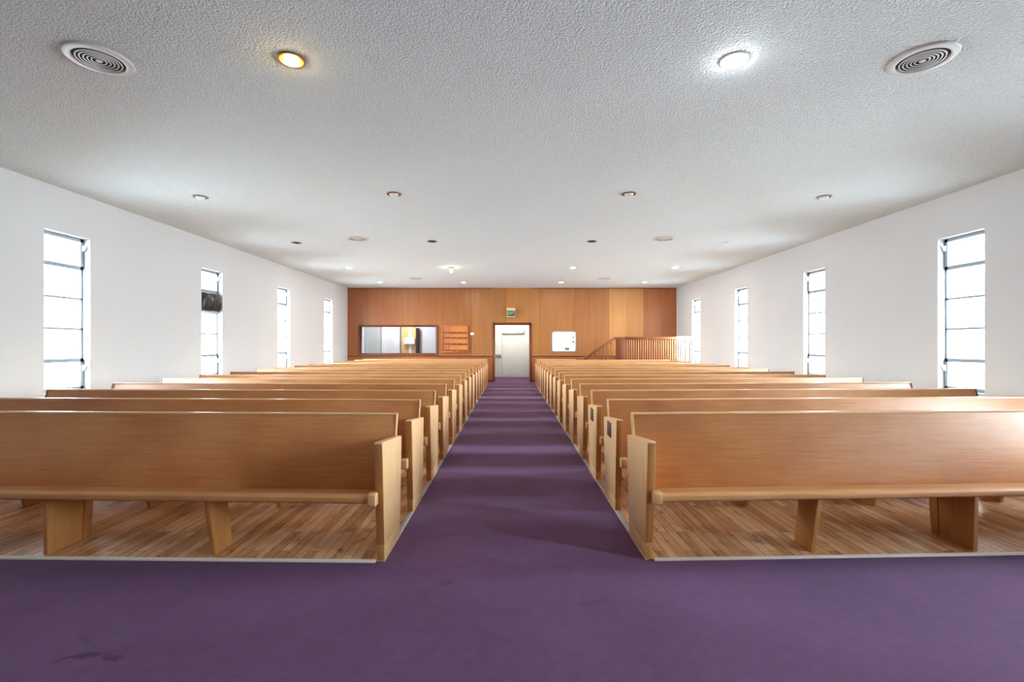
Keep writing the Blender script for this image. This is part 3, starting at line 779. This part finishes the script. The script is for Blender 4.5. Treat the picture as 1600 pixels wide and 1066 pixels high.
q = MB(); q.box(rx(657), rx(682), RY - 0.02, RY, 0, 2.6)
tag(q.build('trim_12', M['panel_pale']), 'pale wall board seen through right end of wide window', 'panel', kind='structure')

# things seen through the square window
OY = 19.0
for i, (py, lb) in enumerate(((527.0, 'upper small grey item on wall, seen through the square window'), (534.2, 'lower small grey item on wall, seen through the square window'))):
    q = MB(); cx, cz = vx(895.6, OY), vz(py, OY)
    q.box(cx - 0.02, cx + 0.02, OY - 0.05, OY, cz - 0.04, cz + 0.04); q.box(cx - 0.009, cx + 0.009, OY - 0.07, OY - 0.05, cz - 0.015, cz + 0.02)
    tag(q.build('wall_switch', M['dark_grey'], bevel=0.004), lb, 'switch', 'grey items behind the square window')
sh_ = MB(); Ys = OY - 0.16
sh_.box(vx(866, Ys), vx(896, Ys), OY - 0.3, OY, vz(547.6, Ys) - 0.03, vz(547.6, Ys))
tag(sh_.build('shelf', M['white_paint']), 'white ledge seen at the bottom of the square window', 'shelf')
q = MB(); cx = vx(886, Ys); zb_ = vz(547.6, Ys)
q.box(cx - 0.075, cx + 0.075, OY - 0.24, OY - 0.1, zb_, zb_ + 0.075)
bo = q.build('cardboard_box', M['box_brown'], bevel=0.004); tag(bo, 'small brown box on the ledge behind the square window', 'box')
q = MB(); q.box(cx - 0.08, cx + 0.08, OY - 0.245, OY - 0.095, zb_ + 0.075, zb_ + 0.1); q.build('lid', M['dark_grey'], bo, bevel=0.003)

# ------------------------------------------------------------------ things on the far wall
X0, X1, Z0, Z1 = bx(690.6), bx(731.6), bz(551), bz(508.6)
br = empty('register_board', ((X0 + X1) / 2, YB, Z0)); tag(br, 'orange wooden register board on far wall between wide window and doorway', 'board')
W_, H_ = X1 - X0, Z1 - Z0
q = MB(); q.box(-W_ / 2, W_ / 2, -0.02, 0, 0, H_); q.build('backboard', M['board'], br)
q = MB(); f_ = 0.035
q.box(-W_ / 2, W_ / 2, -0.05, 0, H_ - f_, H_); q.box(-W_ / 2, W_ / 2, -0.05, 0, 0, f_)
q.box(-W_ / 2, -W_ / 2 + f_, -0.05, 0, f_, H_ - f_); q.box(W_ / 2 - f_, W_ / 2, -0.05, 0, f_, H_ - f_)
q.build('frame', M['board_rail'], br, bevel=0.004)
q = MB(); q.box(-W_ / 2 + f_, -W_ / 2 + 0.30, -0.026, -0.02, f_, H_ - f_); q.build('side_panel', M['board_red'], br)['label'] = 'reddish panel down the left side'
for py in (520.2, 528.2, 537.8, 548.0):
    z = bz(py) - Z0
    q = MB(); q.box(-W_ / 2 + f_, W_ / 2 - f_, -0.034, -0.024, z - 0.045, z + 0.012); rl = q.build('ledge', M['board_rail'], br, bevel=0.004)
    for k in range(11):
        xx = -W_ / 2 + 0.075 + k * 0.079
        p = MB(); ww = 0.026 if k % 3 else 0.016
        p.box(xx - ww, xx + ww, -0.040, -0.033, z - 0.022, z + 0.030); p.build('peg', M['peg'], rl)
tx, tz = bx(738), bz(521.8)
to = empty('thermostat', (tx, YB, tz)); tag(to, 'small white thermostat on far wall beside the register board', 'thermostat')
th = MB(); th.box(-0.062, 0.062, -0.028, 0, -0.045, 0.045); th.build('housing', M['white_paint'], to, bevel=0.008)
q = MB(); q.box(-0.02, 0.02, -0.034, -0.028, -0.014, 0.022); q.build('dial', M['panel_grey'], to, bevel=0.002)
# exit sign
ex0, ex1, ez0, ez1 = bx(791.8), bx(805.2), bz(495.8), bz(481.6)
er = empty('exit_sign', ((ex0 + ex1) / 2, YB, ez0)); tag(er, 'green EXIT sign in a tan box above the far doorway', 'sign')
we, he = ex1 - ex0, ez1 - ez0
q = MB(); q.box(-we / 2, we / 2, -0.11, 0, 0, he); q.build('housing', M['exit_box'], er, bevel=0.006)
q = MB(); q.box(-we / 2 + 0.012, we / 2 - 0.012, -0.116, -0.109, 0.035, he - 0.095); q.build('face', M['exit_green'], er, bevel=0.003)['label'] = 'dark green sign face'
cu_ = bpy.data.curves.new('lettering', 'FONT'); cu_.body = 'EXIT'; cu_.size = 0.165; cu_.align_x = 'CENTER'; cu_.align_y = 'CENTER'; cu_.extrude = 0.003; cu_.space_character = 0.92
to_ = bpy.data.objects.new('type_outline', cu_); col.objects.link(to_); bpy.context.view_layer.update()
lm_ = bpy.data.meshes.new_from_object(to_.evaluated_get(bpy.context.evaluated_depsgraph_get())); lm_.name = 'lettering'; lm_.materials.clear(); lm_.materials.append(M['exit_letter'])
bpy.data.objects.remove(to_)
lo_ = bpy.data.objects.new('lettering', lm_); col.objects.link(lo_); lo_.parent = er
lo_.location = (0, -0.1175, 0.035 + (he - 0.13) / 2); lo_.rotation_euler = (PI / 2, 0, 0); lo_.scale = (0.75, 1, 1)
lo_['label'] = 'pale letters EXIT'

# ------------------------------------------------------------------ raised landing, steps and balustrade in the far right corner
SY = 15.83
def sx(px): return (px - 798) / 746 * SY
def sz(py): return CAM_H + (539 - py) / 746 * SY
PZ = 0.70
stp = MB(); xt = sx(961)
prof = [(xt - 1.0, 0.0), (XR - 0.004, 0.0), (XR - 0.004, PZ), (xt, PZ)]
nst = 4
for k in range(nst):
    prof.append((xt - 0.25 * k, PZ * (nst - k) / nst)) if k == 0 else None
    zz = PZ * (nst - 1 - k) / nst
    prof.append((xt - 0.25 * k, zz)) if k < nst else None
    if k < nst - 1: prof.append((xt - 0.25 * (k + 1), zz))
clean = []
for p in prof:
    if not clean or (abs(p[0] - clean[-1][0]) > 1e-6 or abs(p[1] - clean[-1][1]) > 1e-6): clean.append(p)
clean[0] = (xt - 0.75, 0.0)
stp.prism(clean[:-1] if abs(clean[-1][0] - clean[0][0]) < 1e-6 and abs(clean[-1][1] - clean[0][1]) < 1e-6 else clean, SY + 0.04, YB - 0.03, 'y')
tag(stp.build('staircase', M['wainscot']), 'wooden steps and raised landing behind the far right balustrade', 'stairs')
bl = empty('balustrade', (0, SY, 0)); tag(bl, 'brown slatted balustrade with sloping handrail in the far right corner', 'railing')
ztop = sz(526.4)
xm = sx(1056.6); xe = XR - 0.005
q = MB(); q.box(sx(975), xm, -0.05, 0.03, ztop - 0.085, ztop); q.build('handrail', M['rail'], bl, bevel=0.012)
q = MB(); q.box(xm, xe, -0.05, 0.03, ztop - 0.105, ztop + 0.012); q.build('handrail', M['rail_bloom'], bl, bevel=0.006)['label'] = 'handrail end coloured white for the window bloom'
q = MB(); q.bar((sx(911.5), -0.01, sz(562.0)), (sx(961), -0.01, sz(528.3)), 0.08, 0.09); q.bar((sx(960), -0.01, sz(529)), (sx(976), -0.01, ztop - 0.04), 0.08, 0.085)
q.build('sloping_rail', M['rail'], bl, bevel=0.008)
q = MB(); q.box(sx(962.5), sx(977.2), -0.045, 0.035, 0.0, ztop - 0.07); q.build('newel_post', M['brown'], bl, bevel=0.01)
q = MB(); q.box(sx(977), xm, 0.004, 0.022, 0.0, ztop - 0.08); q.build('gap_shade_sheet', M['brown'], bl)['label'] = 'dark brown sheet added behind the slats as gap shade'  # added sheet, shade between the slats put into its dark colour
q = MB(); q.box(xm, xe, -0.03, 0.02, 0.0, PZ + 0.05); q.build('lower_panel', M['slat_bloom'], bl)
q = MB(); q.box(sx(977), xm, -0.012, 0.012, sz(558), sz(556)); q.build('lower_rail', M['rail'], bl)
pitch = 3.55 / 746 * SY
x = sx(979.3); k = 0
while x < xe - 0.02:
    hw = 0.024; q = MB()
    zt = ztop - 0.08
    q.prism([(x - hw, PZ), (x + hw, PZ), (x + hw, zt - 0.04), (x + hw * 0.6, zt), (x - hw * 0.6, zt), (x - hw, zt - 0.04)], -0.03, 0.0, 'y')
    o = q.build('slat', M['slat'] if x < xm - 0.01 else M['slat_bloom'], bl, bevel=0.004)
    if x >= xm - 0.01: o['label'] = 'slat coloured pale for the window bloom'
    x += pitch; k += 1
# turned balusters under the sloping rail
for px in (919, 925, 931, 937, 943, 949, 955):
    xx = sx(px); zt = sz(560.0 + (528.3 - 560.0) * (px - 911.5) / 49.5) - 0.02
    zb_ = max(0.0, PZ + (xx - xt) * 0.7 - 0.05)
    q = MB(); hh = zt - zb_
    q.lathe([(0.02, 0), (0.02, hh * 0.12), (0.013, hh * 0.2), (0.022, hh * 0.4), (0.014, hh * 0.6), (0.012, hh * 0.78), (0.02, hh * 0.86), (0.02, hh)], c=(xx, -0.01, zb_), seg=12)
    q.build('baluster', M['rail'], bl, smooth=True)

# ------------------------------------------------------------------ light
world = bpy.data.worlds.new('World'); scene.world = world; world.use_nodes = True
nt = world.node_tree; bg = nt.nodes['Background']
tc = N(nt, 'ShaderNodeTexCoord'); sp = N(nt, 'ShaderNodeSeparateXYZ'); L(nt, tc.outputs['Generated'], sp.inputs[0])
mr = N(nt, 'ShaderNodeMapRange'); mr.inputs[1].default_value = -1; mr.inputs[2].default_value = 1
mr.inputs[3].default_value = 1.22; mr.inputs[4].default_value = 1.06      # the sky is a little brighter on one side
L(nt, sp.outputs[0], mr.inputs[0])
crw = N(nt, 'ShaderNodeValToRGB')      # dark lawn by the wall, sunlit ground further off, pale horizon, milky sky
stops = [(-1.0, 0.45), (-0.55, 0.55), (-0.32, 1.05), (-0.08, 1.55), (0.04, 1.6), (0.12, 2.7), (0.32, 2.5), (0.5, 1.1), (1.0, 0.9)]
ce = crw.color_ramp.elements
for i, (z, k) in enumerate(stops):
    c4 = (0.835 * k, 0.95 * k, 1.04 * k, 1)
    if i == 0: ce[0].position = 0.0; ce[0].color = c4
    elif i == len(stops) - 1: ce[-1].position = 1.0; ce[-1].color = c4
    else:
        e = ce.new((z + 1) / 2); e.color = c4
mz = N(nt, 'ShaderNodeMapRange'); mz.inputs[1].default_value = -1; mz.inputs[2].default_value = 1
L(nt, sp.outputs[2], mz.inputs[0]); L(nt, mz.outputs[0], crw.inputs[0])
mu = N(nt, 'ShaderNodeMath', operation='MULTIPLY'); mu.inputs[1].default_value = 24.0
L(nt, mr.outputs[0], mu.inputs[0])
L(nt, crw.outputs[0], bg.inputs['Color']); L(nt, mu.outputs[0], bg.inputs['Strength'])

def point(name, loc, power, color, r=0.12):
    l = bpy.data.lights.new(name, 'POINT'); l.energy = power; l.color = color; l.shadow_soft_size = r
    o = bpy.data.objects.new(name, l); col.objects.link(o); o.location = loc
for x in (-4.3, -1.58, 1.61, 4.35):      # unseen fill lamps, added where the next row of ceiling lights would fall
    l = bpy.data.lights.new('ceiling_lamp', 'AREA'); l.shape = 'DISK'; l.size = 0.2; l.energy = 4.0; l.color = (1.0, 0.97, 0.93)  # added unseen fill lamp
    o = bpy.data.objects.new('ceiling_lamp', l); col.objects.link(o); o.location = (x, 0.35, ZC - 0.02)
point('vestibule_lamp', (0.05, 18.3, 2.5), 30, (1.0, 0.99, 0.96))
point('side_room_lamp', (-4.2, 18.2, 2.45), 42, (0.94, 0.97, 1.0))
point('office_lamp', (2.3, 18.0, 2.4), 34, (1.0, 0.99, 0.97))

# ------------------------------------------------------------------ camera and view
cd = bpy.data.cameras.new('camera'); cam = bpy.data.objects.new('camera', cd); col.objects.link(cam)
cam.location = (0, 0, CAM_H); cam.rotation_euler = (PI / 2, 0, 0)
cd.sensor_width = 36; cd.lens = 746 / 1600 * 36
cd.shift_x = 2 / 1600; cd.shift_y = 6 / 1600
cd.clip_start = 0.05
scene.camera = cam
vs_ = scene.view_settings
vs_.view_transform = 'Standard'; vs_.look = 'None'; vs_.gamma = 1; vs_.exposure = 0.84; vs_.use_curve_mapping = False
try:
    c = scene.cycles
    c.max_bounces = 12; c.diffuse_bounces = 8; c.glossy_bounces = 4; c.transparent_max_bounces = 8
    c.sample_clamp_indirect = 8.0; c.caustics_reflective = False; c.caustics_refractive = False
    c.use_denoising = True
except Exception:
    pass
